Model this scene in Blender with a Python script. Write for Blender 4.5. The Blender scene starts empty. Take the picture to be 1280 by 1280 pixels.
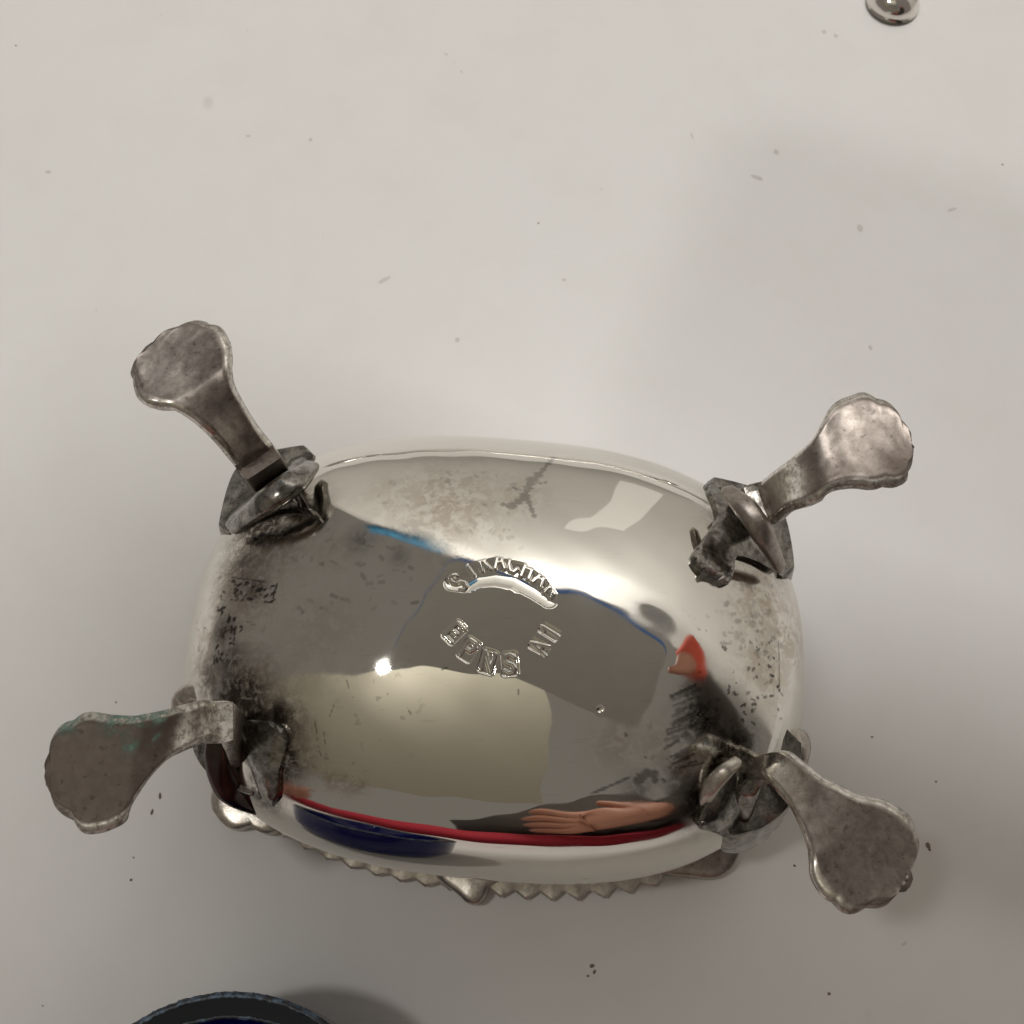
import bpy, bmesh, math, random
import numpy as np
from mathutils import Vector, Matrix, noise
random.seed(4)
CM = 0.01
sc = bpy.context.scene
col = sc.collection
R = math.radians

# ---------------------------------------------------------------- camera
F_PX = 1284.0                       # focal length in pixels of the 1280 px photograph
TILT = R(23)
CAM = Vector((0.222, -3.77, 15.3))  # centimetres
cd = bpy.data.cameras.new("camera")
cam = bpy.data.objects.new("camera", cd)
col.objects.link(cam)
cam.location = CAM * CM
cam.rotation_euler = (TILT, 0, 0)
cd.sensor_width = 36.0
cd.lens = 36.0 * F_PX / 1280.0
cd.clip_start = 0.005
cd.clip_end = 50
sc.camera = cam
cd.dof.use_dof = True
cd.dof.focus_distance = 0.122
cd.dof.aperture_fstop = 70

# ---------------------------------------------------------------- world and lamps
w = bpy.data.worlds.new("World")
sc.world = w
w.use_nodes = True
bg = w.node_tree.nodes["Background"]
bg.inputs[0].default_value = (0.166, 0.151, 0.134, 1)
bg.inputs[1].default_value = 1.0
sc.view_settings.view_transform = 'Standard'
sc.view_settings.look = 'None'
sc.view_settings.exposure = 0
sc.view_settings.gamma = 1

def area_lamp(name, loc, target, sx, sy, power, color):
    l = bpy.data.lights.new(name, 'AREA')
    l.shape = 'RECTANGLE'
    l.size = sx * CM
    l.size_y = sy * CM
    l.energy = power
    l.color = color
    o = bpy.data.objects.new(name, l)
    col.objects.link(o)
    o.location = Vector(loc) * CM
    d = (Vector(target) - Vector(loc)).normalized()
    o.rotation_euler = d.to_track_quat('-Z', 'Y').to_euler()
    return o

def bulb(name, loc, radius, power, color):
    l = bpy.data.lights.new(name, 'POINT')
    l.shadow_soft_size = radius * CM
    l.energy = power
    l.color = color
    o = bpy.data.objects.new(name, l)
    col.objects.link(o)
    o.location = Vector(loc) * CM
    return o
bulb("pendant_lamp", (-42, -3, 105), 4.6, 6.0, (1, 0.97, 0.94))
area_lamp("ceiling_lamp", (22, 50, 170), (0, 0, 0), 64, 40, 14.2, (1, 0.98, 0.955))
# area lamp added on the far side for the soft patch mirrored in the bowl
pl_ = area_lamp("added_patch_lamp", (28, 69, 33), (2, 1, 22), 15, 48, .050, (1, 0.96, 0.90))

# ---------------------------------------------------------------- helpers
def pix_dir(px, py):
    f = Vector((0, math.sin(TILT), -math.cos(TILT)))
    u = Vector((0, math.cos(TILT), math.sin(TILT)))
    return (f * F_PX + Vector((1, 0, 0)) * (px - 640) + u * (640 - py)).normalized()

def at(px, py, z=0.0):
    """point of the place (cm) at height z that shows at this pixel of the photograph"""
    d = pix_dir(px, py)
    return CAM + d * ((z - CAM.z) / d.z)

def tag(o, label=None, cat=None, group=None, kind=None):
    if label: o['label'] = label
    if cat: o['category'] = cat
    if group: o['group'] = group
    if kind: o['kind'] = kind
    return o

def empty(name, loc):
    o = bpy.data.objects.new(name, None)
    col.objects.link(o)
    o.location = Vector(loc) * CM
    o.empty_display_size = 0.01
    return o

def make(name, verts, faces, mat, parent=None, smooth=True, attrs=None):
    me = bpy.data.meshes.new(name)
    v = [Vector(p) * CM for p in verts]
    if parent is not None:
        v = [p - parent.location for p in v]
    me.from_pydata([tuple(p) for p in v], [], faces)
    me.update()
    if smooth:
        me.polygons.foreach_set('use_smooth', [True] * len(me.polygons))
    if attrs:
        for an, vals in attrs.items():
            a = me.attributes.new(an, 'FLOAT', 'POINT')
            a.data.foreach_set('value', np.asarray(vals, dtype=np.float32))
    me.materials.append(mat)
    o = bpy.data.objects.new(name, me)
    col.objects.link(o)
    if parent is not None:
        o.parent = parent
    return o

def sharp(o, angle=35):
    o.data.set_sharp_from_angle(angle=R(angle))
    return o

def sstep(a, b, x):
    t = np.clip((np.asarray(x, float) - a) / (b - a), 0, 1)
    return t * t * (3 - 2 * t)

def fbm(p, s, oct=4):
    return noise.fractal(Vector(p) * s, 1.0, 2.0, oct)

# ---------------------------------------------------------------- materials
class N:
    def __init__(self, name):
        self.m = bpy.data.materials.new(name)
        self.m.use_nodes = True
        self.t = self.m.node_tree
        self.b = self.t.nodes["Principled BSDF"]
    def n(self, typ, **k):
        x = self.t.nodes.new(typ)
        for a, v in k.items():
            setattr(x, a, v)
        return x
    def l(self, a, b):
        self.t.links.new(a, b)
    def coord(self):
        return self.n("ShaderNodeTexCoord").outputs["Object"]
    def noise(self, scale, detail=4, rough=0.6, vec=None, dist=0):
        x = self.n("ShaderNodeTexNoise")
        x.inputs["Scale"].default_value = scale
        x.inputs["Detail"].default_value = detail
        x.inputs["Roughness"].default_value = rough
        x.inputs["Distortion"].default_value = dist
        self.l(vec if vec is not None else self.coord(), x.inputs["Vector"])
        return x.outputs["Fac"]
    def ramp(self, fac, stops):
        x = self.n("ShaderNodeValToRGB")
        e = x.color_ramp.elements
        while len(e) < len(stops):
            e.new(0.5)
        for i, (p, c) in enumerate(stops):
            e[i].position = p
            e[i].color = (c, c, c, 1) if not hasattr(c, '__len__') else (*c, 1)
        self.l(fac, x.inputs[0])
        return x.outputs[0]
    def math(self, op, a, b=None, clamp=False):
        x = self.n("ShaderNodeMath", operation=op, use_clamp=clamp)
        for i, v in enumerate((a, b)):
            if v is None: continue
            if isinstance(v, (int, float)): x.inputs[i].default_value = v
            else: self.l(v, x.inputs[i])
        return x.outputs[0]
    def mix(self, fac, a, b):
        x = self.n("ShaderNodeMix", data_type='RGBA')
        for i, v in ((0, fac), (6, a), (7, b)):
            if isinstance(v, (int, float)): x.inputs[i].default_value = v
            elif isinstance(v, tuple): x.inputs[i].default_value = (*v, 1)
            else: self.l(v, x.inputs[i])
        return x.outputs[2]
    def attr(self, name):
        return self.n("ShaderNodeAttribute", attribute_name=name).outputs["Fac"]
    def bump(self, h, strength, dist):
        x = self.n("ShaderNodeBump")
        x.inputs["Strength"].default_value = strength
        x.inputs["Distance"].default_value = dist
        self.l(h, x.inputs["Height"])
        self.l(x.outputs[0], self.b.inputs["Normal"])
    def set(self, **k):
        for a, v in k.items():
            s = self.b.inputs[a.replace('_', ' ')]
            if isinstance(v, (int, float)): s.default_value = v
            elif isinstance(v, tuple): s.default_value = (*v, 1)
            else: self.l(v, s)
        return self.m

def plain(name, c, rough=0.6, metallic=0.0, scale=60, var=0.15):
    k = N(name)
    f = k.noise(scale)
    c2 = tuple(x * (1 - var) for x in c)
    return k.set(Base_Color=k.mix(f, c2, c), Roughness=rough, Metallic=metallic)

# polished but worn silver plate of the bowl; attributes: tarn (dull bloom), dark (black tarnish), pits
k = N("worn_silver")
tarn, dark = k.attr("tarn"), k.attr("dark")
fine = k.noise(900, 5, 0.7)
mott = k.noise(520, 8, 0.75, dist=0.5)
tn = k.math('MULTIPLY', tarn, k.ramp(mott, [(0.42, 0.12), (0.54, 1.0)]), True)
dn = k.math('MULTIPLY', dark, k.ramp(k.noise(800, 8, 0.75, dist=0.6), [(0.36, 0.25), (0.56, 1.0)]), True)
c1 = k.mix(tn, (0.87, 0.85, 0.79), (0.58, 0.51, 0.43))
c2 = k.mix(dn, c1, (0.075, 0.060, 0.050))
drops = k.ramp(k.noise(900, 2, 0.4), [(0.66, 0.0), (0.69, 1.0)])
c2 = k.mix(k.math('MULTIPLY', drops, k.attr("drops"), True), c2, (0.05, 0.04, 0.035))
c2 = k.mix(k.attr("marks"), c2, (0.055, 0.045, 0.04))
scr = k.n("ShaderNodeMapping"); scr.inputs["Rotation"].default_value = (0, 0, .7); scr.inputs["Scale"].default_value = (1, 14, 1)
k.l(k.coord(), scr.inputs[0])
scn = k.ramp(k.noise(260, 3, 0.5, vec=scr.outputs[0]), [(0.66, 0.0), (0.74, 0.18)])
c2 = k.mix(scn, c2, (0.40, 0.36, 0.30))
haze = k.ramp(k.noise(70, 6, 0.65, dist=1.2), [(0.45, 0.0), (0.75, 1.0)])
r1 = k.math('ADD', k.math('MULTIPLY', tn, 0.20), k.math('ADD', 0.022, k.math('MULTIPLY', haze, 0.07)))
c1 = k.mix(k.math('MULTIPLY', haze, 0.5), c1, (0.68, 0.60, 0.50))
r2 = k.math('ADD', r1, k.math('MULTIPLY', dn, 0.14), True)
hb = k.math('ADD', k.math('MULTIPLY', k.noise(35, 2, 0.4), 1.0),
            k.math('MULTIPLY', k.math('MULTIPLY', mott, k.math('ADD', tarn, dark)), 0.35))
k.bump(hb, 0.10, 0.0006)
M_SILVER = k.set(Base_Color=c2, Roughness=r2, Metallic=1.0)

# dull silver of the feet; attributes: shine (rubbed bright edges and highlights painted on the bends), green (verdigris), brown (heavier tarnish)
k = N("tarnished_silver")
mott = k.noise(900, 10, 0.78, dist=0.3)
big = k.noise(260, 6, 0.7)
c = k.mix(k.ramp(mott, [(0.38, 0.0), (0.62, 1.0)]), (0.31, 0.27, 0.24), (0.50, 0.45, 0.41))
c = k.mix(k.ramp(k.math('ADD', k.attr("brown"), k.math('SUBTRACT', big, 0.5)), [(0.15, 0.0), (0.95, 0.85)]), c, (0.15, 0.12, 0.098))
pits = k.ramp(k.noise(1300, 3, 0.5), [(0.63, 0.0), (0.68, 1.0)])
c = k.mix(k.math('MULTIPLY', pits, 0.38), c, (0.05, 0.04, 0.035))
shn = k.math('MULTIPLY', k.attr("shine"), k.ramp(k.noise(1500, 5, 0.7), [(0.40, 0.30), (0.56, 1.0)]), True)
c = k.mix(shn, c, (0.88, 0.85, 0.78))
gr = k.math('MULTIPLY', k.attr("green"), k.ramp(k.noise(700, 8, 0.8), [(0.44, 0.0), (0.52, 1.0)]), True)
c = k.mix(gr, c, k.mix(k.noise(1300, 3), (0.04, 0.12, 0.095), (0.34, 0.48, 0.40)))
rr = k.math('SUBTRACT', k.math('ADD', 0.36, k.math('MULTIPLY', gr, 0.4)), k.math('MULTIPLY', shn, 0.24))
rr = k.math('ADD', rr, k.math('MULTIPLY', k.math('SUBTRACT', k.attr("brown"), 0.45, True), 0.45), True)
k.bump(k.math('ADD', k.noise(400, 4, .5), k.math('MULTIPLY', gr, 1.6)), 0.12, 0.0003)
M_FOOT = k.set(Base_Color=c, Roughness=rr, Metallic=k.math('SUBTRACT', 0.92, k.math('MULTIPLY', gr, 0.9), True))

# black-crusted cast work of brackets and rim
def cast(name, lo, hi, rough):
    k = N(name)
    mott = k.noise(650, 9, 0.75, dist=0.4)
    c = k.mix(k.ramp(mott, [(0.38, 0.0), (0.66, 1.0)]), lo, hi)
    gr = k.ramp(k.noise(330, 6, 0.65), [(0.56, 0.0), (0.70, 0.55)])
    c = k.mix(gr, c, (0.10, 0.14, 0.13))
    k.bump(k.noise(350, 4, .55), 0.25, 0.0004)
    return k.set(Base_Color=c, Roughness=k.math('ADD', rough, k.math('MULTIPLY', mott, 0.15)), Metallic=0.95)
M_CAST = cast("blackened_silver", (0.11, 0.10, 0.092), (0.52, 0.50, 0.46), 0.12)
M_RIM = cast("rim_silver", (0.40, 0.36, 0.32), (0.74, 0.70, 0.63), 0.26)
M_HOOK = plain("dark_bronze_tarnish", (0.13, 0.10, 0.095), .22, .95, scale=700, var=.6)

# white laminate of the table with faint grime
k = N("white_laminate")
big = k.noise(9, 4, 0.55)
sm = k.noise(60, 5, 0.65)
spots = k.ramp(k.noise(75, 2, 0.4), [(0.735, 0.0), (0.79, 1.0)])
c = k.mix(big, (0.715, 0.69, 0.675), (0.73, 0.725, 0.705))
c = k.mix(k.ramp(sm, [(0.45, 0.0), (0.8, 0.22)]), c, (0.60, 0.57, 0.53))
c = k.mix(k.math('MULTIPLY', spots, 0.35), c, (0.36, 0.32, 0.28))
k.bump(k.noise(160, 3, 0.5), 0.06, 0.0004)
M_TABLE = k.set(Base_Color=c, Roughness=0.34, Specular_IOR_Level=0.4)

M_SPECK = plain("brown_crumb", (0.21, 0.16, 0.12), 0.8)
M_SMUDGE = plain("grey_smudge", (0.635, 0.61, 0.585), 0.7, scale=400, var=0.2)

# ---------------------------------------------------------------- table
tz = []
tab = make("table_top", [(-95, -28, 0), (110, -28, 0), (110, 70, 0), (-95, 70, 0),
                         (-95, -28, -3), (110, -28, -3), (110, 70, -3), (-95, 70, -3)],
           [(0, 1, 2, 3), (7, 6, 5, 4), (0, 4, 5, 1), (1, 5, 6, 2), (2, 6, 7, 3), (3, 7, 4, 0)], M_TABLE, smooth=False)
tag(tab, kind='structure')

# ---------------------------------------------------------------- salt cellar: the bowl
ROT = R(-5.2)
A_, B_, NE = 4.18, 3.02, 2.6
cr, sr = math.cos(ROT), math.sin(ROT)
CX, CY = 0.0, 0.04
# profile from pole (rho 0) to lip: rho, z
Z_BELLY = 1.55
PH = 2.05          # dome height above the belly
def profile(t):
    """t 0..1 pole to belly, 1..2 belly to lip"""
    t = np.asarray(t, float)
    a = np.clip(t, 0, 1) * math.pi / 2
    rho = np.sin(a) ** 1.0
    z = Z_BELLY + PH * np.cos(a) ** 0.92
    b = np.clip(t - 1, 0, 1)
    rho2 = 1 - 0.075 * np.sin(b * math.pi / 2) ** 2 * (1) + 0.0 * b
    z2 = Z_BELLY - 1.25 * b
    return np.where(t <= 1, rho, rho2), np.where(t <= 1, z, z2)

def rho_of(lx, ly):
    return ((np.abs(lx) / A_) ** NE + (np.abs(ly) / B_) ** NE) ** (1 / NE)

def to_local(x, y):
    x, y = x - CX, y - CY
    return x * cr + y * sr, -x * sr + y * cr
def to_world(lx, ly):
    return lx * cr - ly * sr + CX, lx * sr + ly * cr + CY

def dome_z(x, y):
    lx, ly = to_local(x, y)
    r = min(float(rho_of(lx, ly)), 0.99999)
    return Z_BELLY + PH * math.cos(math.asin(r)) ** 0.92

def on_body(px, py, off=0.0):
    """point (cm) of the bowl that shows at this pixel, lifted by off towards the outside"""
    d = pix_dir(px, py)
    lo, hi = None, None
    s = (4.4 - CAM.z) / d.z
    prev = s
    while True:
        p = CAM + d * s
        lx, ly = to_local(p.x, p.y)
        r = float(rho_of(lx, ly))
        if r < 1 and dome_z(p.x, p.y) >= p.z:
            break
        if p.z < Z_BELLY:
            break
        prev = s
        s += 0.03
    a, b = prev, s
    for _ in range(20):
        m = (a + b) / 2
        p = CAM + d * m
        lx, ly = to_local(p.x, p.y)
        if float(rho_of(lx, ly)) < 1 and dome_z(p.x, p.y) >= p.z: b = m
        else: a = m
    p = CAM + d * b
    e = 0.02
    try:
        n = Vector((-(dome_z(p.x + e, p.y) - dome_z(p.x - e, p.y)) / (2 * e), -(dome_z(p.x, p.y + e) - dome_z(p.x, p.y - e)) / (2 * e), 1)).normalized()
    except Exception:
        n = Vector((0, 0, 1))
    return p + n * off

cellar = empty("salt_cellar", (0, 0, 0))
tag(cellar, "upside-down oval silver salt cellar on four shell feet, stamped maker's marks, on white table", "salt cellar")

# --- stamp: raised letters inside sunken arcs, as strokes in a 1 x 1 letter cell
GLY = {
 'S': [[(0.9, .85), (.6, 1), (.25, .95), (.12, .75), (.3, .57), (.7, .45), (.88, .25), (.7, .03), (.35, 0), (.08, .15)]],
 'T': [[(0, 1), (1, 1)], [(.5, 1), (.5, 0)]],
 'R': [[(.1, 0), (.1, 1), (.65, 1), (.88, .78), (.65, .52), (.1, .52)], [(.5, .52), (.92, 0)]],
 'A': [[(.02, 0), (.5, 1), (.98, 0)], [(.22, .36), (.78, .36)]],
 'C': [[(.92, .82), (.65, 1), (.3, .95), (.08, .65), (.08, .35), (.3, .05), (.65, 0), (.92, .18)]],
 'H': [[(.1, 0), (.1, 1)], [(.9, 0), (.9, 1)], [(.1, .5), (.9, .5)]],
 'N': [[(.1, 0), (.1, 1), (.9, 0), (.9, 1)]],
 'E': [[(.85, 1), (.12, 1), (.12, 0), (.88, 0)], [(.12, .52), (.7, .52)]],
 'P': [[(.12, 0), (.12, 1), (.65, 1), (.88, .78), (.65, .48), (.12, .48)]],
 '1': [[(.3, .8), (.55, 1), (.55, 0)]],
}
def lerp(a, b, t): return a + (b - a) * t
segs, cells = [], []
def place_letter(ch, px, py, ang, wpx, hpx, pad=None):
    """ang: direction of the letter's baseline in the picture, degrees clockwise"""
    ca, sa = math.cos(R(ang)), math.sin(R(ang))
    def q(u, v):
        du, dv = (u - .5) * wpx, (v - .5) * hpx
        p = on_body(px + du * ca + dv * sa, py + du * sa - dv * ca)
        return (p.x, p.y)
    for st in GLY[ch]:
        pts = [q(*s) for s in st]
        segs.extend(zip(pts[:-1], pts[1:]))
    if pad is not None:
        cells.append([q(-pad, -pad), q(1 + pad, -pad), q(1 + pad, 1 + pad), q(-pad, 1 + pad)])
top = [('S', 573, 728, -50), ('T', 585, 709, -36), ('R', 604, 701, -16), ('A', 624, 699, -2), ('C', 642, 703, 10), ('H', 660, 711, 22), ('A', 677, 721, 33), ('N', 692, 736, 42)]
for ch, x, y, a in top: place_letter(ch, x, y, a, 12.5, 23)
for ch, x, y, a in [('E', 568, 790, 46), ('P', 586, 812, 34), ('N', 610, 827, 16), ('S', 637, 830, -5)]:
    place_letter(ch, x, y, a, 16, 23, 0.20)
for ch, x, y, a in [('A', 674, 809, -62), ('1', 687, 790, -58)]:
    place_letter(ch, x, y, a, 12.5, 22, 0.14)
band = [on_body(*p) for p in [(566, 728), (580, 728), (596, 718), (620, 714), (645, 719), (668, 733), (686, 750)]]
band = [(p.x, p.y) for p in band]
bandw = [.11, .13, .16, .18, .18, .16, .11]

def seg_dist(X, Y, a, b):
    ax, ay = a; bx, by = b
    dx, dy = bx - ax, by - ay
    L = dx * dx + dy * dy + 1e-12
    t = np.clip(((X - ax) * dx + (Y - ay) * dy) / L, 0, 1)
    return np.hypot(X - ax - t * dx, Y - ay - t * dy), t

def stamp_height(X, Y):
    """depth in cm added along the normal"""
    dep = np.zeros_like(X)
    dl = np.full_like(X, 9.0)
    for a, b in segs:
        d, _ = seg_dist(X, Y, a, b)
        dl = np.minimum(dl, d)
    db = np.full_like(X, 9.0)
    for i in range(len(band) - 1):
        d, t = seg_dist(X, Y, band[i], band[i + 1])
        db = np.minimum(db, d - lerp(bandw[i], bandw[i + 1], t))
    dband = db.copy(); dc = np.full_like(X, 9.0)
    for q in cells:          # signed distance to each letter's own lozenge
        s = np.full_like(X, -9.0)
        for i in range(4):
            a, b = q[i], q[(i + 1) % 4]
            nx, ny = b[1] - a[1], -(b[0] - a[0])
            l = math.hypot(nx, ny)
            s = np.maximum(s, ((X - a[0]) * nx + (Y - a[1]) * ny) / l)
        s2 = s
        cxm = sum(p[0] for p in q) / 4; cym = sum(p[1] for p in q) / 4
        rr = math.hypot(q[0][0] - cxm, q[0][1] - cym)
        s2 = np.maximum(s2, np.hypot(X - cxm, Y - cym) - rr * 0.90)
        db = np.minimum(db, s2); dc = np.minimum(dc, s2)
    cup = np.clip(-db / 0.15, 0, 1)
    rec = 0.013 * (1 - sstep(-0.022, 0.008, db)) + 0.024 * (1 - (1 - cup) ** 2) * np.where(dc < dband, .35, 1)
    let = (1 - sstep(0.013, 0.032, dl))
    dep = -rec * (1 - let) + 0.004 * let * (1 - sstep(0, .02, db))
    return dep

def bowl():
    nphi = 900
    t1 = np.concatenate([np.linspace(0.004, 0.05, 10)[:-1], np.linspace(0.05, 0.36, 190)[:-1], np.linspace(0.36, 1.0, 170)[:-1],
                         np.linspace(1.0, 2.0, 26)])
    phi = np.linspace(0, 2 * math.pi, nphi, endpoint=False)
    T, P = np.meshgrid(t1, phi, indexing='ij')
    rho, z = profile(T)
    c, s = np.cos(P), np.sin(P)
    rad = (np.abs(c) ** NE + np.abs(s) ** NE) ** (-1 / NE)
    LX, LY = A_ * rho * rad * c, B_ * rho * rad * s
    X = LX * cr - LY * sr + CX
    Y = LX * sr + LY * cr + CY
    dz = np.zeros_like(X)
    m = T < 0.6
    dz[m] = stamp_height(X[m], Y[m])
    # pit right of the centre, shaped for the mirrored dot of the lens
    pk = on_body(750, 887)
    dz -= 0.02 * np.exp(-((X - pk.x) ** 2 + (Y - pk.y) ** 2) / 0.03 ** 2)
    # a drawn crease and soft ripple along the far shoulder
    cre = np.exp(-((P - R(88)) / 0.42) ** 2) * np.exp(-((T - (0.80 + 0.05 * (P - R(88)))) / 0.012) ** 2)
    cre2 = np.exp(-((P - R(70)) / 0.5) ** 2) * np.exp(-((T - 0.87) / 0.014) ** 2)
    dn = -0.022 * cre - 0.018 * cre2
    # hand-hammered unevenness
    nv = np.array([[0.0]])
    low = 0.012 * np.sin(1.3 * X + 0.7) * np.cos(1.7 * Y + 0.4) + 0.006 * np.sin(2.9 * X + 1.1 * Y) + 0.0013 * np.sin(6.1 * X - 2.3 * Y + 1) + 0.0016 * np.sin(3.3 * X + 5.7 * Y) + 0.0012 * np.sin(9.7 * X + 3.9 * Y + 2) * np.cos(7.1 * Y - 1.2 * X)
    Z = z + dz + low * (T < 1) * (1 - sstep(.7, 1, T))
    X = X + dn * c; Y = Y + dn * s
    nt = len(t1)
    verts = np.stack([X, Y, Z], -1).reshape(-1, 3)
    zc = float(Z_BELLY + PH + low[0, 0])
    top = [(CX, CY, zc)]
    vl = [tuple(v) for v in verts] + top
    faces = []
    for i in range(nt - 1):
        o0, o1 = i * nphi, (i + 1) * nphi
        for j in range(nphi):
            k2 = (j + 1) % nphi
            faces.append((o0 + j, o1 + j, o1 + k2, o0 + k2))
    tip = len(vl) - 1
    for j in range(nphi):
        faces.append((tip, j, (j + 1) % nphi))
    return vl, faces

vl, faces = bowl()
# tarnish masks
V = np.array(vl)
def spot(px, py, r):
    p = on_body(px, py)
    return np.exp(-(((V[:, 0] - p.x) ** 2 + (V[:, 1] - p.y) ** 2 + (V[:, 2] - p.z) ** 2) / (r * r)))
tarnv = np.zeros(len(V)); darkv = np.zeros(len(V))
for px, py, r, a in [(560, 630, .7, .9), (500, 620, .5, .5), (650, 620, .4, .6), (950, 750, .5, 1.0), (960, 830, .5, .9), (300, 740, .6, 1.0), (330, 680, .6, .9), (420, 690, .3, .5),
                     (400, 800, .6, .5), (770, 930, .3, .6), (820, 935, .3, .5), (370, 930, .35, .9), (270, 800, .6, .8), (310, 850, .5, .9), (985, 790, .5, 1.0), (435, 978, .14, 1.3), (415, 975, .12, 1.2), (450, 982, .1, 1.2)]:
    tarnv = np.maximum(tarnv, a * spot(px, py, r))
for px, py, r, a in [(330, 650, .62, 1.1), (375, 640, .4, .9), (305, 700, .5, .7), (300, 880, .5, 1.3), (345, 905, .38, 1.1), (350, 950, .35, 1.2), (330, 990, .3, 1.2), (262, 850, .4, .7), (930, 660, .5, 1.2), (960, 690, .4, 1.0),
                     (875, 900, .3, 1.0), (870, 870, .2, .8), (910, 950, .4, 1.2), (885, 1000, .4, 1.2), (925, 930, .3, .8), (850, 970, .25, .7), (800, 985, .2, .5), (450, 675, .18, .5), (500, 695, .12, .4), (290, 830, .3, .8), (320, 735, .2, .8), (280, 790, .2, .9)]:
    darkv = np.maximum(darkv, a * spot(px, py, r))
darkv = np.clip(darkv * 1.15, 0, 1.3)
dropv = np.zeros(len(V))
for px, py, r in [(930, 870, .55), (960, 850, .5), (900, 820, .4), (280, 760, .6), (330, 740, .3), (860, 930, .4), (960, 820, .5), (480, 880, .5), (420, 960, .4), (630, 620, .4), (560, 600, .3)]:
    dropv = np.maximum(dropv, (1.3 if px > 850 or px < 340 else .5) * spot(px, py, r))
# scratches, claw-like streaks and printed-looking stains with a shape of their own
mk = np.zeros(len(V))
def stroke(p, q, r, a=1.0, wob=.35):
    A3, B3 = on_body(*p), on_body(*q)
    AB = B3 - A3
    L2 = max(AB.length_squared, 1e-9)
    box_ = (np.abs(V[:, 0] - (A3.x + B3.x) / 2) < abs(AB.x) / 2 + r * 3) & (np.abs(V[:, 1] - (A3.y + B3.y) / 2) < abs(AB.y) / 2 + r * 3) & (V[:, 2] > Z_BELLY)
    ix = np.nonzero(box_)[0]
    W3 = V[ix]
    t = np.clip(((W3[:, 0] - A3.x) * AB.x + (W3[:, 1] - A3.y) * AB.y + (W3[:, 2] - A3.z) * AB.z) / L2, 0, 1)
    d = np.sqrt((W3[:, 0] - A3.x - AB.x * t) ** 2 + (W3[:, 1] - A3.y - AB.y * t) ** 2 + (W3[:, 2] - A3.z - AB.z * t) ** 2)
    rr = r * (1 + wob * np.sin(t * 9 + p[0]) * np.cos(t * 23 + p[1]))
    mk[ix] = np.maximum(mk[ix], a * (1 - sstep(rr * .7, rr * 1.25, d)))
rm = random.Random(5)
for i in range(15):                          # claw streaks at the right
    y = 866 + i * 6.2 + rm.uniform(-2, 2)
    x = 838 + 6 * math.sin(i * .5) + rm.uniform(-3, 3)
    l = rm.uniform(14, 34)
    stroke((x, y + 4), (x + l, y - l * rm.uniform(.1, .35)), rm.uniform(.010, .026), rm.uniform(.35, .75))
for i in range(9):
    x = 846 + rm.uniform(0, 20); y = 935 + i * 3
    stroke((x, y + 1), (x + 12, y - 2), .016, .6)
for p, q, r in [((798, 975), (808, 967), .06), ((818, 968), (819, 975), .045), ((829, 975), (830, 976), .028), ((740, 992), (786, 972), .018), ((782, 918), (783, 919), .02), ((806, 945), (807, 947), .015),
                ((393, 898), (401, 945), .008), ((405, 915), (407, 930), .007), ((511, 888), (514, 893), .012), ((552, 837), (558, 835), .012), ((648, 862), (648, 868), .010), ((433, 850), (436, 860), .008), ((418, 880), (412, 895), .007),
                ((974, 785), (974, 865), .012)]:
    stroke(p, q, r, .6)
for i in range(30):                          # dried droplets on the right end
    x, y = rm.uniform(908, 975), rm.uniform(812, 902)
    stroke((x, y), (x + rm.uniform(-2, 6), y + rm.uniform(-3, 3)), rm.uniform(.006, .022), rm.uniform(.5, .95))
for i in range(34):                          # broken dark square stain at the left
    x, y = rm.uniform(286, 340), rm.uniform(724, 752)
    stroke((x, y), (x + rm.uniform(1, 5), y + rm.uniform(-3, 3)), rm.uniform(.008, .024), .9)
stroke((346, 730), (339, 752), .012); stroke((330, 752), (339, 753), .012); stroke((290, 722), (330, 727), .01, .8)
for i in range(40):
    y = rm.uniform(756, 830); x = 284 + 9 * math.sin(y * .09) + rm.uniform(-9, 9)
    stroke((x, y), (x + rm.uniform(0, 3), y + rm.uniform(-3, 3)), rm.uniform(.010, .026), .9)
sm_ = [((692, 572), (676, 590), .03), ((676, 590), (662, 604), .055), ((664, 600), (655, 622), .05), ((655, 622), (640, 632), .05), ((660, 625), (668, 645), .03), ((668, 604), (684, 602), .02), ((640, 632), (628, 630), .03), ((650, 612), (640, 608), .02)]
smv = mk.copy()
for p, q, r in sm_: stroke(p, q, r, .42, .6)
for i in range(60):
    x, y = rm.uniform(470, 660), rm.uniform(590, 690)
    stroke((x, y), (x + rm.uniform(-5, 5), y + rm.uniform(-4, 4)), rm.uniform(.008, .03), rm.uniform(.08, .22))
for i in range(70):
    x, y = rm.uniform(905, 985), rm.uniform(720, 830)
    stroke((x, y), (x + rm.uniform(-5, 5), y + rm.uniform(-4, 4)), rm.uniform(.01, .04), rm.uniform(.15, .4))
for i in range(60):
    x, y = rm.uniform(350, 560), rm.uniform(650, 760)
    if y < 655 + (x - 400) * .32: continue
    stroke((x, y), (x + rm.uniform(-9, 9), y + rm.uniform(-6, 6)), rm.uniform(.006, .03), rm.uniform(.1, .35))
b_ = make("bowl", vl, faces, M_SILVER, cellar, attrs={"tarn": tarnv, "dark": darkv, "drops": np.clip(dropv * .6, 0, 1), "marks": np.clip(mk, 0, 1)})

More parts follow.
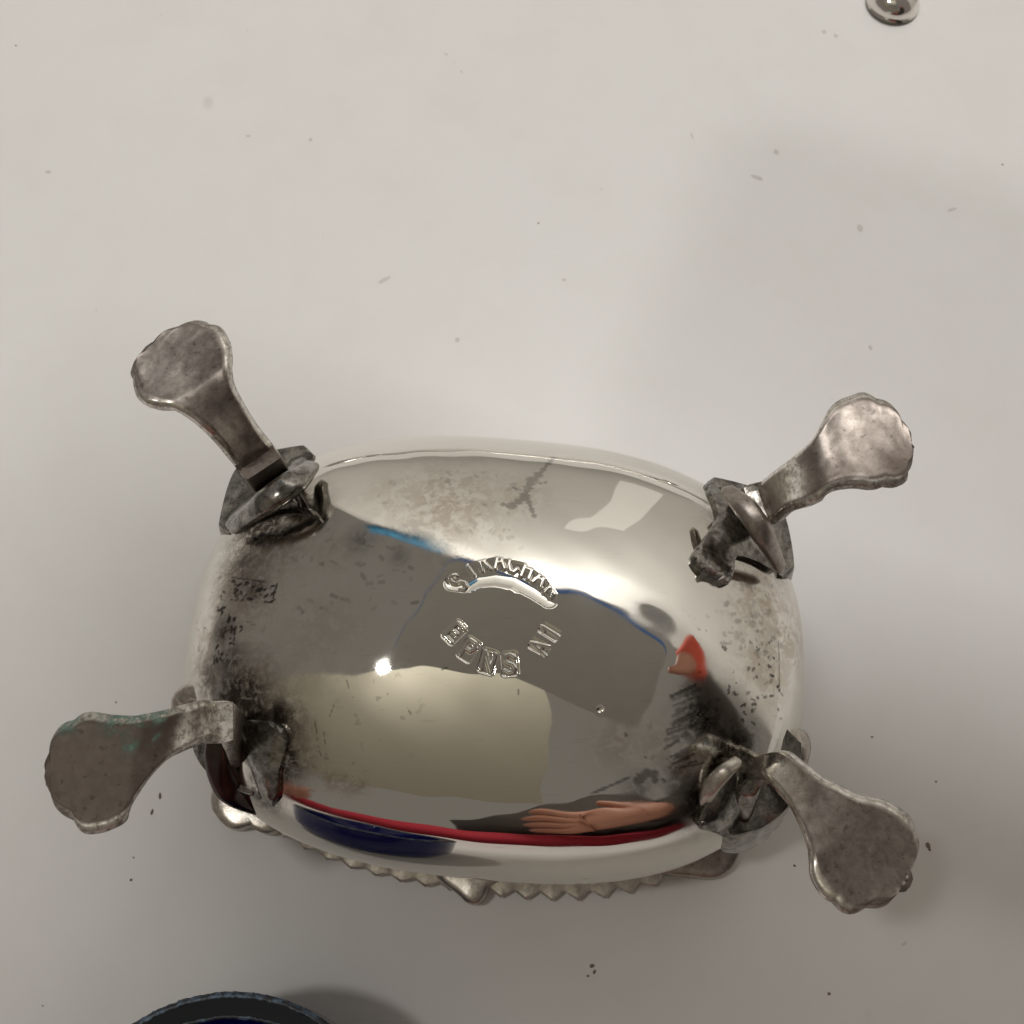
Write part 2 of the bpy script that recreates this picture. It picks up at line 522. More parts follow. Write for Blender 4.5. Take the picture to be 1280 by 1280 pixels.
# inside wall and floor of the bowl (gives the shell its thickness)
def inner():
    nphi, vs, fs = 96, [], []
    ts = list(np.linspace(0.05, 1, 18)) + list(np.linspace(1.1, 2, 8))
    for t in ts:
        rho, z = profile(t)
        for j in range(nphi):
            p = 2 * math.pi * j / nphi
            c, s = math.cos(p), math.sin(p)
            rad = (abs(c) ** NE + abs(s) ** NE) ** (-1 / NE)
            x, y = to_world((A_ - .12) * rho * rad * c, (B_ - .12) * rho * rad * s)
            vs.append((x, y, float(z) - .12 * (t < 1) * math.cos(min(t, 1) * math.pi / 2)))
    for i in range(len(ts) - 1):
        for j in range(nphi):
            k2 = (j + 1) % nphi
            fs.append((i * nphi + j, i * nphi + k2, (i + 1) * nphi + k2, (i + 1) * nphi + j))
    fs.append(tuple(range(nphi)))
    return vs, fs
vs, fs = inner()
make("bowl_lining", vs, fs, M_RIM, cellar)

# --- rim: flat flange cut in saw teeth
def rim():
    nphi = 1500
    rings = []
    zt = 0.30
    for j in range(nphi):
        p = 2 * math.pi * j / nphi
        c, s = math.cos(p), math.sin(p)
        rad = (abs(c) ** NE + abs(s) ** NE) ** (-1 / NE)
        bx, by = A_ * .925 * rad * c, B_ * .925 * rad * s
        # teeth counted by arc (approx by angle of the stretched oval)
        ph = (p * 74 / (2 * math.pi)) % 1
        tooth = 1 - abs(2 * ph - 1)
        l = math.hypot(c / A_, s / B_)
        ox, oy = c / A_ / l, s / B_ / l
        w0 = 0.27 + 0.12 * tooth
        rings.append((bx, by, ox, oy, w0, tooth))
    vs, fs = [], []
    prof = [(-.12, .18, 0), (0.0, .26, 0), (.6, .22, 0), (.9, .19, .0), (1.0, .15, .0), (.99, .10, 0), (.6, .08, 0), (0, .04, 0)]
    for (bx, by, ox, oy, w0, tooth) in rings:
        for (f, z, tz_) in prof:
            ex = .25 * f + (.10 * tooth * f * (1 + .35 * math.sin(len(vs) * .0021)) if f > .85 else 0)
            x, y = to_world(bx + ox * ex, by + oy * ex)
            vs.append((x, y, z + tz_ * tooth))
    m = len(prof)
    for j in range(nphi):
        k2 = (j + 1) % nphi
        for i in range(m - 1):
            fs.append((j * m + i, j * m + i + 1, k2 * m + i + 1, k2 * m + i))
    return vs, fs
vs, fs = rim()
sharp(make("rim", vs, fs, M_RIM, cellar), 22)

# --- cast ornaments on the rim: outline in the picture at table height
def plate_from_outline(name, pts, z0, z1, mat, parent, dome=0.0, ribs=0):
    """solid plate with rounded upper edge; pts world xy (cm)"""
    n = len(pts)
    cx = sum(p[0] for p in pts) / n; cy = sum(p[1] for p in pts) / n
    vs, fs = [], []
    levels = [(1.0, z0), (1.0, lerp(z0, z1, .7)), (.975, lerp(z0, z1, .92)), (.93, z1), (.6, z1 + dome * .5), (.3, z1 + dome * .9)]
    for li, (sc_, z) in enumerate(levels):
        for i, (x, y) in enumerate(pts):
            rb = ribs and 0.02 * math.cos(i * 2 * math.pi * ribs / n) * (1 if li in (2, 3, 4) else 0) or 0
            vs.append((cx + (x - cx) * sc_, cy + (y - cy) * sc_, z + rb))
    for l in range(len(levels) - 1):
        for i in range(n):
            j = (i + 1) % n
            fs.append((l * n + i, l * n + j, (l + 1) * n + j, (l + 1) * n + i))
    vs.append((cx, cy, z1 + dome))
    t = len(vs) - 1
    L = len(levels) - 1
    for i in range(n):
        fs.append((L * n + i, L * n + (i + 1) % n, t))
    fs.append(tuple(reversed(range(n))))
    o = make(name, vs, fs, mat, parent)
    bm = bmesh.new(); bm.from_mesh(o.data); bmesh.ops.recalc_face_normals(bm, faces=bm.faces); bm.to_mesh(o.data); bm.free()
    o.data.polygons.foreach_set('use_smooth', [True] * len(o.data.polygons))
    return o

def smooth_closed(pts, n):
    """Catmull-Rom through closed points"""
    out = []
    m = len(pts)
    for i in range(m):
        p0, p1, p2, p3 = (Vector(pts[(i + k2 - 1) % m]) for k2 in range(4))
        for q in range(n):
            t = q / n
            out.append(.5 * ((2 * p1) + (-p0 + p2) * t + (2 * p0 - 5 * p1 + 4 * p2 - p3) * t * t + (-p0 + 3 * p1 - 3 * p2 + p3) * t ** 3))
    return out

def orn(pix, z1=.34, mat=None):
    pts = [at(x, y, .15) for x, y in pix]
    pts = [(p.x, p.y) for p in pts]
    pts = [(p.x, p.y) for p in smooth_closed([(*p, 0) for p in pts], 4)]
    return plate_from_outline("rim_ornament", pts, 0.02, z1, mat or M_RIM, cellar, dome=.02)
o = orn([(540, 1078), (545, 1094), (556, 1106), (572, 1118), (584, 1129), (596, 1131), (606, 1122), (613, 1108), (630, 1098), (640, 1078), (590, 1060)])
o = orn([(272, 985), (267, 1008), (275, 1024), (288, 1036), (300, 1038), (317, 1034), (324, 1040), (338, 1044), (352, 1038), (362, 1030), (345, 985), (310, 970)])
o = orn([(800, 1070), (815, 1088), (835, 1094), (858, 1096), (888, 1099), (906, 1092), (918, 1078), (922, 1060), (905, 1040), (860, 1030), (820, 1040)], mat=M_FOOT)

# --- feet
def catmull(pts, n):
    out = []
    P = [pts[0] * 2 - pts[1]] + pts + [pts[-1] * 2 - pts[-2]]
    for i in range(1, len(P) - 2):
        for q in range(n):
            t = q / n
            p0, p1, p2, p3 = P[i - 1], P[i], P[i + 1], P[i + 2]
            out.append(.5 * ((2 * p1) + (-p0 + p2) * t + (2 * p0 - 5 * p1 + 4 * p2 - p3) * t * t + (-p0 + 3 * p1 - 3 * p2 + p3) * t ** 3))
    out.append(P[-2])
    return out

FZ = 4.35
def foot(tip, secs, org, k_, seed, bright=(), green=(), brown=.2, flare=.06):
    """tip and (left, right, height) sections of its upper face; a solid strap skinned over them"""
    conv = lambda p, z: at(org[0] + p[0] * k_, org[1] + p[1] * k_, z)
    Lp = [conv(tip, FZ)] + [conv(a, FZ + z) for a, b, z in secs]
    Rp = [conv(tip, FZ)] + [conv(b, FZ + z) for a, b, z in secs]
    ns = 12
    # a smooth start: mirror the second point across for the tangent at the tip
    def cr_(P, Q):
        P2 = [Q[1]] + P + [P[-1] * 2 - P[-2]]
        out = []
        for i in range(1, len(P2) - 2):
            for q in range(ns):
                t = q / ns
                p0, p1, p2, p3 = P2[i - 1], P2[i], P2[i + 1], P2[i + 2]
                out.append(.5 * ((2 * p1) + (-p0 + p2) * t + (2 * p0 - 5 * p1 + 4 * p2 - p3) * t * t + (-p0 + 3 * p1 - 3 * p2 + p3) * t ** 3))
        out.append(P[-1])
        return out
    LL, RR = cr_(Lp, Rp), cr_(Rp, Lp)
    n = len(LL)
    toe_end = ns * 4.6
    def scal(E, sgn):
        out, acc = [], 0.0
        for i, p in enumerate(E):
            a, b = E[max(i - 1, 0)], E[min(i + 1, n - 1)]
            if i: acc += (p - E[i - 1]).length
            t = (b - a); nn = Vector((t.y, -t.x, 0)).normalized() * sgn
            mid = (LL[min(i + 4, n - 1)] + RR[min(i + 4, n - 1)]) / 2
            if (p - mid).dot(nn) < 0: nn = -nn
            if i == 0: nn = (p - mid).normalized()
            amp = .026 * max(0, min(1, (toe_end - i) / ns)) * min(1, i / 5)
            out.append(p + nn * amp * (abs(math.cos(acc * 8.3 + seed)) * 1.6 - 1))
        return out
    L2, R2 = scal(LL, 1), scal(RR, 1)
    L2[0] = R2[0] = (L2[0] + R2[0]) / 2
    nv = 26
    vs, sh, gn, bn = [], [], [], []
    mids = [(a + b) / 2 for a, b in zip(L2, R2)]
    tot = sum((b - a).length for a, b in zip(mids[:-1], mids[1:]))
    for layer in range(3):
        run = 0
        for i in range(n):
            if i: run += (mids[i] - mids[i - 1]).length
            u = i / (n - 1)
            a, b = L2[i], R2[i]
            tan = (mids[min(i + 1, n - 1)] - mids[max(i - 1, 0)]).normalized()
            side = (b - a)
            side = side.normalized() if side.length > 1e-4 else Vector((-tan.y, tan.x, 0))
            nrm = tan.cross(side).normalized()
            if nrm.z < 0 : nrm = -nrm
            for j in range(nv + 1):
                v = j / nv * 2 - 1
                vv = math.copysign(1 - (1 - abs(v)) ** 1.25, v)
                q = a.lerp(b, (vv + 1) / 2)
                edge = float(sstep(.80, 1, abs(vv)))
                if i < 4: edge = max(edge, 1 - i / 4)
                toe = max(0, 1 - i / toe_end)
                z_un = .016 * fbm((q.x, q.y, seed), 1.6) + .0022 * fbm((q.x, q.y, seed), 7)
                dish = -.03 * (1 - vv * vv) * (1 - toe * .3)
                if layer == 0:
                    q = q + nrm * (z_un + dish - .022 * edge ** 2)
                else:
                    out = side * (flare * math.copysign(1, vv) * edge) - tan * (flare * max(0, 1 - i / 5))
                    if i == 0: out = -tan * flare
                    q = q + out * (1 if layer == 1 else .55) - nrm * (.07 if layer == 1 else .17)
                vs.append(q)
                g = 0
                for gu, gv, gr_ in green:
                    g = max(g, math.exp(-(((u - gu) / gr_) ** 2 + ((vv - gv) / (gr_ * 3.2)) ** 2)) * 1.3)
                gn.append(g)
                s_ = max([math.exp(-((u - bu) / bw) ** 2) for bu, bw in bright] + [0])  # bands of highlight painted into the colour across the strap
                sh.append(s_ + (.8 * (edge > .75) * (1 - toe) if layer < 2 else 0))
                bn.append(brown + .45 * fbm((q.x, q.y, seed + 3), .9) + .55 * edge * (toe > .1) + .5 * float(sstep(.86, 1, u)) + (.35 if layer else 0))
    W = nv + 1; Nn = n * W
    idx = lambda l, i, j: l * Nn + i * W + j
    fs = []
    for i in range(n - 1):
        for j in range(nv):
            fs.append((idx(0, i, j), idx(0, i, j + 1), idx(0, i + 1, j + 1), idx(0, i + 1, j)))
            fs.append((idx(2, i, j), idx(2, i + 1, j), idx(2, i + 1, j + 1), idx(2, i, j + 1)))
        for j in (0, nv):
            for l in (0, 1):
                fs.append((idx(l, i, j), idx(l, i + 1, j), idx(l + 1, i + 1, j), idx(l + 1, i, j)))
    for i in (0, n - 1):
        for j in range(nv):
            for l in (0, 1):
                fs.append((idx(l, i, j), idx(l, i, j + 1), idx(l + 1, i, j + 1), idx(l + 1, i, j)))
    o = make("foot", vs, fs, M_FOOT, cellar, attrs={"shine": np.clip(sh, 0, 1), "green": np.clip(gn, 0, 1), "brown": np.clip(bn, 0, 1)})
    bm = bmesh.new(); bm.from_mesh(o.data)
    bmesh.ops.remove_doubles(bm, verts=bm.verts, dist=2e-6)
    bmesh.ops.recalc_face_normals(bm, faces=bm.faces)
    bm.to_mesh(o.data); bm.free()
    o.data.polygons.foreach_set('use_smooth', [True] * len(o.data.polygons))
    sharp(o, 80)
    return o

foot((190, 220), [((125, 300), (300, 130), 0), ((108, 360), (380, 98), 0), ((135, 425), (490, 97), 0), ((160, 490), (565, 140), 0), ((220, 515), (608, 220), 0),
     ((330, 535), (615, 340), 0), ((440, 600), (640, 440), -.1), ((560, 700), (695, 530), -.35), ((640, 800), (775, 670), -.75), ((700, 885), (855, 785), -1.25), ((745, 950), (900, 850), -1.9), ((790, 1010), (940, 900), -2.5)],
     (140, 380), .2344, 1, bright=[(.99, .02)], brown=.22, green=())
foot((1200, 330), [((1165, 220), (1200, 420), 0), ((1090, 140), (1180, 480), 0), ((1020, 105), (1110, 518), 0), ((940, 95), (1000, 525), 0), ((830, 140), (900, 522), 0),
     ((760, 230), (790, 545), 0), ((690, 330), (710, 590), -.08), ((600, 405), (620, 630), -.30), ((500, 490), (545, 665), -.7), ((430, 550), (485, 722), -1.15), ((370, 600), (430, 770), -1.8), ((320, 640), (385, 800), -2.5)],
     (840, 470), .25, 2, bright=[(.68, .055), (.83, .02)], brown=.50)
foot((60, 540), [((75, 430), (75, 640), 0), ((120, 360), (125, 700), 0), ((180, 312), (200, 775), 0), ((270, 285), (270, 805), 0), ((380, 297), (355, 790), 0),
     ((480, 300), (440, 735), 0), ((560, 288), (500, 640), -.05), ((640, 275), (580, 540), -.14), ((740, 248), (690, 445), -.32), ((840, 224), (850, 375), -.6), ((915, 270), (890, 430), -1.15), ((970, 340), (920, 500), -1.9), ((1040, 430), (960, 590), -2.5)],
     (40, 820), .2656, 3, bright=[(.78, .05), (.70, .03)], brown=1.5, green=[(.50, -1, .07), (.40, -.9, .06), (.58, -.9, .05), (.22, -1, .05), (.45, -.4, .04), (.58, -.3, .03)])
foot((1120, 860), [((1060, 925), (1150, 770), 0), ((970, 965), (1165, 690), 0), ((870, 975), (1140, 620), 0), ((790, 930), (1080, 550), 0), ((730, 860), (1010, 512), 0),
     ((700, 770), (900, 485), 0), ((680, 680), (800, 440), -.05), ((640, 590), (720, 400), -.14), ((580, 480), (650, 345), -.32), ((485, 375), (560, 280), -.62), ((430, 380), (490, 285), -1.2), ((370, 400), (420, 310), -1.9), ((300, 460), (350, 360), -2.5)],
     (820, 860), .28125, 4, bright=[(.80, .06)], brown=.15)

# --- fluted shell bracket behind each leg, hugging the bowl
def bracket(pa, pb, zt, zb, out, bulge, drop_out, mat):
    """pa, pb: pixels of the two ends of its upper edge at height zt; out: outward plan direction"""
    a, b = at(*pa, zt), at(*pb, zt)
    mid = (a + b) / 2
    o2 = Vector((*out, 0)).normalized()
    vs, fs = [], []
    nu, nv = 60, 16
    for layer in (0, 1):
        for i in range(nu + 1):
            u = i / nu * 2 - 1
            for j in range(nv + 1):
                v = j / nv
                wide = 1.02 + .12 * math.sin(v * math.pi * .75)
                p = mid + (b - a) * .5 * u * wide
                rib = .03 * abs(math.cos(u * math.pi * 3.5)) * v
                p = p + o2 * (bulge * (1 - u * u) + drop_out * v + rib * (layer == 0) - (.20 + (bulge + .10) * (1 - abs(u) ** 2.5) * (1 - v * .5)) * layer)
                lip = .05 * math.cos(u * 5.0) * (1 - v) - (.05 if v < .04 and layer == 0 else 0) - (.09 if abs(u) > .97 else 0)
                p.z = zt - (zt - zb) * v * (1 - .25 * u * u) + lip
                vs.append(p)
    W = nv + 1; Nn = (nu + 1) * W
    idx = lambda l, i, j: l * Nn + i * W + j
    for i in range(nu):
        for j in range(nv):
            for l in (0, 1):
                fs.append((idx(l, i, j), idx(l, i, j + 1), idx(l, i + 1, j + 1), idx(l, i + 1, j)))
        for j in (0, nv):
            fs.append((idx(0, i, j), idx(0, i + 1, j), idx(1, i + 1, j), idx(1, i, j)))
    for i in (0, nu):
        for j in range(nv):
            fs.append((idx(0, i, j), idx(0, i, j + 1), idx(1, i, j + 1), idx(1, i, j)))
    o = make("shell_bracket", vs, fs, mat, cellar)
    bm = bmesh.new(); bm.from_mesh(o.data); bmesh.ops.recalc_face_normals(bm, faces=bm.faces); bm.to_mesh(o.data); bm.free()
    o.data.polygons.foreach_set('use_smooth', [True] * len(o.data.polygons))
    sharp(o, 75)
bracket((380, 556), (274, 656), 2.5, .9, (-1, 1), .46, .12, M_CAST)
bracket((892, 596), (992, 708), 2.5, .9, (1, .9), .46, .12, M_CAST)
bracket((236, 880), (316, 990), 2.4, 1.3, (-1, -.9), .30, .10, M_CAST)
bracket((1000, 925), (915, 1040), 2.4, 1.3, (1, -1), .34, .16, M_CAST)

# --- leaf tabs soldered on the bowl: outline in the picture laid on the bowl
def tab_leaf(pix, thick=.09, mat=M_CAST, name="leaf_tab"):
    bm = bmesh.new()
    ring = smooth_closed([(x, y, 0) for x, y in pix], 3)
    vv = [bm.verts.new((p.x, p.y, 0)) for p in ring]
    ee = [bm.edges.new((vv[i], vv[(i + 1) % len(vv)])) for i in range(len(vv))]
    bmesh.ops.triangle_fill(bm, use_beauty=True, edges=ee)
    border = {v.index for v in bm.verts}
    for _ in range(2):
        bmesh.ops.subdivide_edges(bm, edges=[e for e in bm.edges if e.calc_length() > 7], cuts=1)
        bmesh.ops.triangulate(bm, faces=bm.faces)
    bm.verts.ensure_lookup_table(); bm.verts.index_update()
    bnd = {v.index for v in bm.verts if v.is_boundary}
    P2 = [(v.co.x, v.co.y) for v in bm.verts]
    fcs = [tuple(v.index for v in f.verts) for f in bm.faces]
    bed = [(e.verts[0].index, e.verts[1].index) for e in bm.edges if e.is_boundary]
    bm.free()
    n = len(P2)
    up = [on_body(x, y, thick * (.7 if i in bnd else 1.15)) for i, (x, y) in enumerate(P2)]
    dn = [on_body(x, y, -.05) for x, y in P2]
    fs = fcs + [tuple(n + i for i in reversed(f)) for f in fcs] + [(a, b, n + b, n + a) for a, b in bed]
    o = make(name, up + dn, fs, mat, cellar)
    bm = bmesh.new(); bm.from_mesh(o.data); bmesh.ops.recalc_face_normals(bm, faces=bm.faces); bm.to_mesh(o.data); bm.free()
    o.data.polygons.foreach_set('use_smooth', [True] * len(o.data.polygons))
    sharp(o, 40)
    return o
tab_leaf([(882, 606), (895, 645), (880, 672), (862, 698), (873, 718), (893, 728), (906, 733), (914, 716), (918, 698), (942, 704), (966, 716), (975, 700), (950, 660), (920, 615)])
tab_leaf([(385, 575), (372, 605), (378, 630), (402, 652), (396, 640), (380, 640), (350, 640), (320, 650), (290, 665), (282, 640), (330, 590)])
tab_leaf([(300, 905), (330, 900), (352, 905), (362, 925), (352, 960), (350, 1000), (335, 1000), (318, 960)])
tab_leaf([(945, 965), (915, 950), (893, 965), (880, 1000), (868, 1028), (885, 1035), (905, 1040), (925, 1010)])

# --- scroll ribs and hooks of the mounts
def strip(name, pix, rads, mat, flat=.7, n=14):
    C = catmull([at(x, y, z) for x, y, z in pix], 8)
    vs, fs = [], []
    for i, c in enumerate(C):
        f = i / 8; k2 = min(int(f), len(rads) - 2)
        r = lerp(rads[k2], rads[k2 + 1], f - k2)
        if i in (0, len(C) - 1): r *= .35
        t = (C[min(i + 1, len(C) - 1)] - C[max(i - 1, 0)]).normalized()
        u = t.cross(Vector((0, 0, 1))).normalized()
        v = u.cross(t)
        for j in range(n):
            a = 2 * math.pi * j / n
            ca, sa = math.cos(a), math.sin(a)
            ca = math.copysign(abs(ca) ** .7, ca); sa = math.copysign(abs(sa) ** .7, sa)
            vs.append(c + u * ca * r + v * sa * r * flat + Vector((1, 1, 1)) * .008 * fbm(c + u * ca * r, 5))
    for i in range(len(C) - 1):
        for j in range(n):
            k2 = (j + 1) % n
            fs.append((i * n + j, i * n + k2, (i + 1) * n + k2, (i + 1) * n + j))
    fs += [tuple(reversed(range(n))), tuple(range((len(C) - 1) * n, len(C) * n))]
    return make(name, vs, fs, mat, cellar)
# upper right
strip("scroll_rib", [(905, 610, 3.3), (932, 636, 3.5), (955, 670, 3.4), (978, 714, 2.8)], [.09, .15, .14, .08], M_FOOT)
# upper left
strip("scroll_rib", [(392, 580, 3.0), (368, 602, 3.45), (332, 628, 3.4), (288, 664, 2.8)], [.10, .17, .17, .09], M_CAST)
strip("scroll_rib", [(368, 612, 3.0), (378, 632, 3.1), (400, 656, 3.15)], [.05, .07, .03], M_HOOK)
# lower left: dark hook arching from the leg down to the rim
strip("scroll_hook", [(276, 898, 2.9), (272, 945, 2.6), (290, 985, 2.2), (328, 1010, 1.8)], [.10, .16, .20, .12], M_HOOK)
strip("scroll_hook", [(284, 900, 2.9), (314, 928, 2.8), (335, 970, 2.5), (350, 1002, 2.1)], [.06, .09, .08, .05], M_CAST)
strip("scroll_rib", [(222, 888, 2.1), (228, 872, 2.2), (246, 866, 2.3), (262, 880, 2.4)], [.08, .12, .12, .08], M_RIM)
# lower right
strip("scroll_hook", [(950, 968, 2.9), (935, 990, 2.7), (925, 1015, 2.3), (902, 1040, 1.9)], [.08, .13, .14, .10], M_CAST)
strip("scroll_hook", [(925, 950, 3.0), (905, 965, 3.0), (885, 990, 2.8), (872, 1025, 2.4)], [.07, .10, .10, .05], M_RIM)
kn = [at(x, y, 2.2) for x, y in [(975, 950), (980, 930), (985, 916), (997, 909), (1009, 914), (1015, 930), (1013, 948), (1006, 962), (985, 968)]]
kn = [(p.x, p.y) for p in smooth_closed([(p.x, p.y, 0) for p in kn], 5)]
plate_from_outline("scroll_end", kn, 1.5, 2.2, M_RIM, cellar, dome=.12)

# ---------------------------------------------------------------- what the polished bowl mirrors
M_WALL = plain("white_paint", (0.80, 0.78, 0.74), 0.8, scale=4, var=.04)
M_CREAM = plain("cream_paint", (0.84, 0.80, 0.66), 0.8, scale=4, var=.05)
def backdrop():
    prof = [(-75, -3), (-60, 8), (-45, 16), (-37, 22), (-33, 37), (-27, 47), (-16, 56), (0, 60), (28, 63), (49, 60), (62, 56), (75, 48), (85, 37), (92, 20), (98, 0)]
    vs, fs = [], []
    n = 90
    for i in range(n + 1):
        az = lerp(-75, 98, i / n)
        for (a, b), (c, d) in zip(prof[:-1], prof[1:]):
            if az <= c + 1e-6:
                el = lerp(b, d, (az - a) / (c - a)); break
        rad = 84
        h = max(rad * math.tan(R(el)), -8)
        for q in range(7):
            rr = rad + (3 if q > 6 else 0)
            vs.append((rr * math.sin(R(az)), rr * math.cos(R(az)), lerp(-60, h, q / 6)))
        vs.append(((rad + 2) * math.sin(R(az)), (rad + 2) * math.cos(R(az)), h))
        vs.append(((rad + 2) * math.sin(R(az)), (rad + 2) * math.cos(R(az)), -60))
    for i in range(n):
        for q in range(8):
            fs.append((i * 9 + q, i * 9 + q + 1, (i + 1) * 9 + q + 1, (i + 1) * 9 + q))
    return vs, fs
vs, fs = backdrop()
o = make("backdrop", vs, fs, M_WALL)
tag(o, "curved white backdrop standing round the far side of the table", "backdrop")
def box(name, x0, x1, y0, y1, z0, z1, mat, parent=None):
    return make(name, [(x0, y0, z0), (x1, y0, z0), (x1, y1, z0), (x0, y1, z0), (x0, y0, z1), (x1, y0, z1), (x1, y1, z1), (x0, y1, z1)],
                [(3, 2, 1, 0), (4, 5, 6, 7), (0, 1, 5, 4), (1, 2, 6, 5), (2, 3, 7, 6), (3, 0, 4, 7)], mat, parent, smooth=False)
tag(box("ceiling", -250, 9, -290, -7, 150, 154, M_CREAM), kind='structure')

vs, fs = [], []
for i in range(13):
    az = lerp(-34, -17, i / 12); e = lerp(42, 52, i / 12)
    for rad, el in ((82, e + 3), (82, e - 2.5), (83, e - 2.5), (83, e + 3.2)):
        vs.append((rad * math.sin(R(az)), rad * math.cos(R(az)), rad * math.tan(R(el)) + 3))
for i in range(12):
    for q in range(4):
        fs.append((i * 4 + q, i * 4 + (q + 1) % 4, i * 4 + 4 + (q + 1) % 4, i * 4 + 4 + q))
tag(make("blue_strip", vs, fs, plain("blue_strip", (0.02, 0.22, 0.42), .5)), "blue strip added along the top edge of the white backdrop, mirrored in the bowl", "tape")  # unseen strip, added for the blue mirrored in the bowl

# the phone that takes the picture, its lens beside the camera
PC, PA, PH_L, PH_W = Vector((3.0, 0.9, 16.3)), R(-22), 8.2, 5.0
phone = empty("phone", PC)
tag(phone, "grey phone with a blue edge held flat above the salt cellar", "phone")
def slab(name, hx, hy, z0, z1, mat, r=.9):
    ring = []
    for sx, sy, a0 in ((1, 1, 0), (-1, 1, 90), (-1, -1, 180), (1, -1, 270)):
        for q in range(7):
            a = R(a0 + q * 15)
            ring.append((sx * (hx - r) + r * math.cos(a), sy * (hy - r) + r * math.sin(a)))
    n = len(ring)
    ca, sa = math.cos(PA), math.sin(PA)
    vs = [(PC.x + x * ca - y * sa, PC.y + x * sa + y * ca, z) for z in (z0, z1) for x, y in ring]
    fs = [tuple(reversed(range(n))), tuple(range(n, 2 * n))] + [(i, (i + 1) % n, n + (i + 1) % n, n + i) for i in range(n)]
    return make(name, vs, fs, mat, phone, smooth=False)
slab("phone_back", PH_L, PH_W, 16.3, 16.9, plain("grey_rubber", (0.325, 0.315, 0.29), .6))
PC = PC + Vector((.13, .32, 0))
slab("phone_edge", PH_L + .1, PH_W, 16.45, 16.8, plain("blue_rubber", (0.03, 0.13, 0.42), .5))

# the person at the near edge of the table: red sleeves, bare hands
M_SKIN = plain("skin", (0.44, 0.20, 0.13), .5, scale=90, var=.15)
M_RED = plain("red_wool", (0.40, 0.012, 0.03), .8, scale=200, var=.35)
M_NAVY = plain("dark_jacket", (0.055, 0.043, 0.036), .8, scale=100, var=.3)
person = empty("person", (0, -44, -3))
tag(person, "person in a red jumper and dark waistcoat sitting at the near edge of the table", "person")
def tube(name, pts, rads, mat, flat=1.0, n=20, parent=None):
    P = [Vector(p) for p in pts]
    C = catmull(P, 8)
    Rr = []
    for i in range(len(C)):
        f = i / 8; k2 = min(int(f), len(rads) - 2)
        Rr.append(lerp(rads[k2], rads[k2 + 1], f - k2))
    vs, fs = [], []
    for i, c in enumerate(C):
        t = (C[min(i + 1, len(C) - 1)] - C[max(i - 1, 0)]).normalized()
        u = t.cross(Vector((0, 0, 1)))
        u = u.normalized() if u.length > .1 else Vector((1, 0, 0))
        v = u.cross(t)
        for j in range(n):
            a = 2 * math.pi * j / n
            vs.append(c + u * math.cos(a) * Rr[i] + v * math.sin(a) * Rr[i] * flat)
    for i in range(len(C) - 1):
        for j in range(n):
            k2 = (j + 1) % n
            fs.append((i * n + j, i * n + k2, (i + 1) * n + k2, (i + 1) * n + j))
    fs += [tuple(reversed(range(n))), tuple(range((len(C) - 1) * n, len(C) * n))]
    return make(name, vs, fs, mat, parent or person)
def hand(name, w, f, s, size):
    """one skinned surface: forearm end, palm, four fingers and a thumb; w wrist, f towards the fingers, s towards the thumb"""
    w, f, s = Vector(w), Vector(f).normalized(), Vector(s).normalized()
    n = f.cross(s).normalized()
    q = lambda a, b, c=0: w + (f * a + s * b + n * c) * size
    J, E, RD = [q(-2.5, 0), q(0, 0), q(4, .3), q(7.5, .2)], [(0, 1), (1, 2), (2, 3)], [2.6, 2.5, 3.3, 3.0]
    for b, ln, cc in ((2.2, 1.5, 1.3), (.75, 1.9, 1.4), (-.75, 1.7, 1.6), (-2.2, 1.2, 1.8)):
        i0 = len(J)
        J += [q(8.2, b), q(8.5 + ln * .42, b * 1.1, -.3 * cc), q(8.5 + ln * .75, b * 1.1, -1.0 * cc), q(8.5 + ln, b * 1.05, -1.9 * cc)]
        RD += [1.2, 1.12, 1.0, .85]
        E += [(2, i0), (i0, i0 + 1), (i0 + 1, i0 + 2), (i0 + 2, i0 + 3)]
    i0 = len(J)
    J += [q(2.2, 2.8, -.6), q(4, 4.2, -1.2), q(5.6, 4.8, -1.8)]
    RD += [1.25, 1.0, .8]
    E += [(1, i0), (i0, i0 + 1), (i0 + 1, i0 + 2)]
    me = bpy.data.meshes.new(name)
    me.from_pydata([tuple((p) * CM - person.location) for p in J], E, [])
    o = bpy.data.objects.new(name, me)
    col.objects.link(o); o.parent = person
    me.materials.append(M_SKIN)
    o.modifiers.new("skin", 'SKIN')
    if not me.skin_vertices: me.attributes
    for i, r in enumerate(RD):
        me.skin_vertices[0].data[i].radius = (r * CM * size, r * CM * size * .8)
    me.skin_vertices[0].data[0].use_root = True
    o.modifiers.new("sub", 'SUBSURF').levels = 2
    o.modifiers["sub"].render_levels = 2
    o.modifiers["skin"].use_smooth_shade = True
    return o
def hand_obj(*a):
    try:
        return hand(*a)
    except Exception as ex:
        print("hand", ex)
hand_obj("hand", (14.5, -28, 11.5), (-1, -.12, -.1), (0, .25, 1), 1.45)
hand_obj("hand", (-28, -30, 5), (.75, .62, -.12), (.4, -.5, .6), .95)
tube("sleeve", [(16.5, -28, 12), (22, -30, 11), (34, -40, 10), (40, -55, 22)], [5.0, 5.6, 6.5, 8], M_NAVY)
tube("sleeve", [(-32, -33, 5.4), (-40, -42, 3), (-36, -58, 0)], [3.2, 3.6, 4], M_RED)
tube("jumper", [(-24, -42, 1), (-8, -38, 2), (10, -38, 2), (26, -42, 1)], [3.5, 4.5, 4.5, 3.5], M_RED, .8)
tube("waistcoat", [(15, -60, -10), (15, -62, 12), (19, -68, 34)], [21, 23, 15], M_NAVY)
tube("raised_sleeve", [(16.6, .6, 17), (20, -6, 15), (29, -20, 13), (40, -45, 24)], [1.9, 5.0, 8.5, 10], M_NAVY)
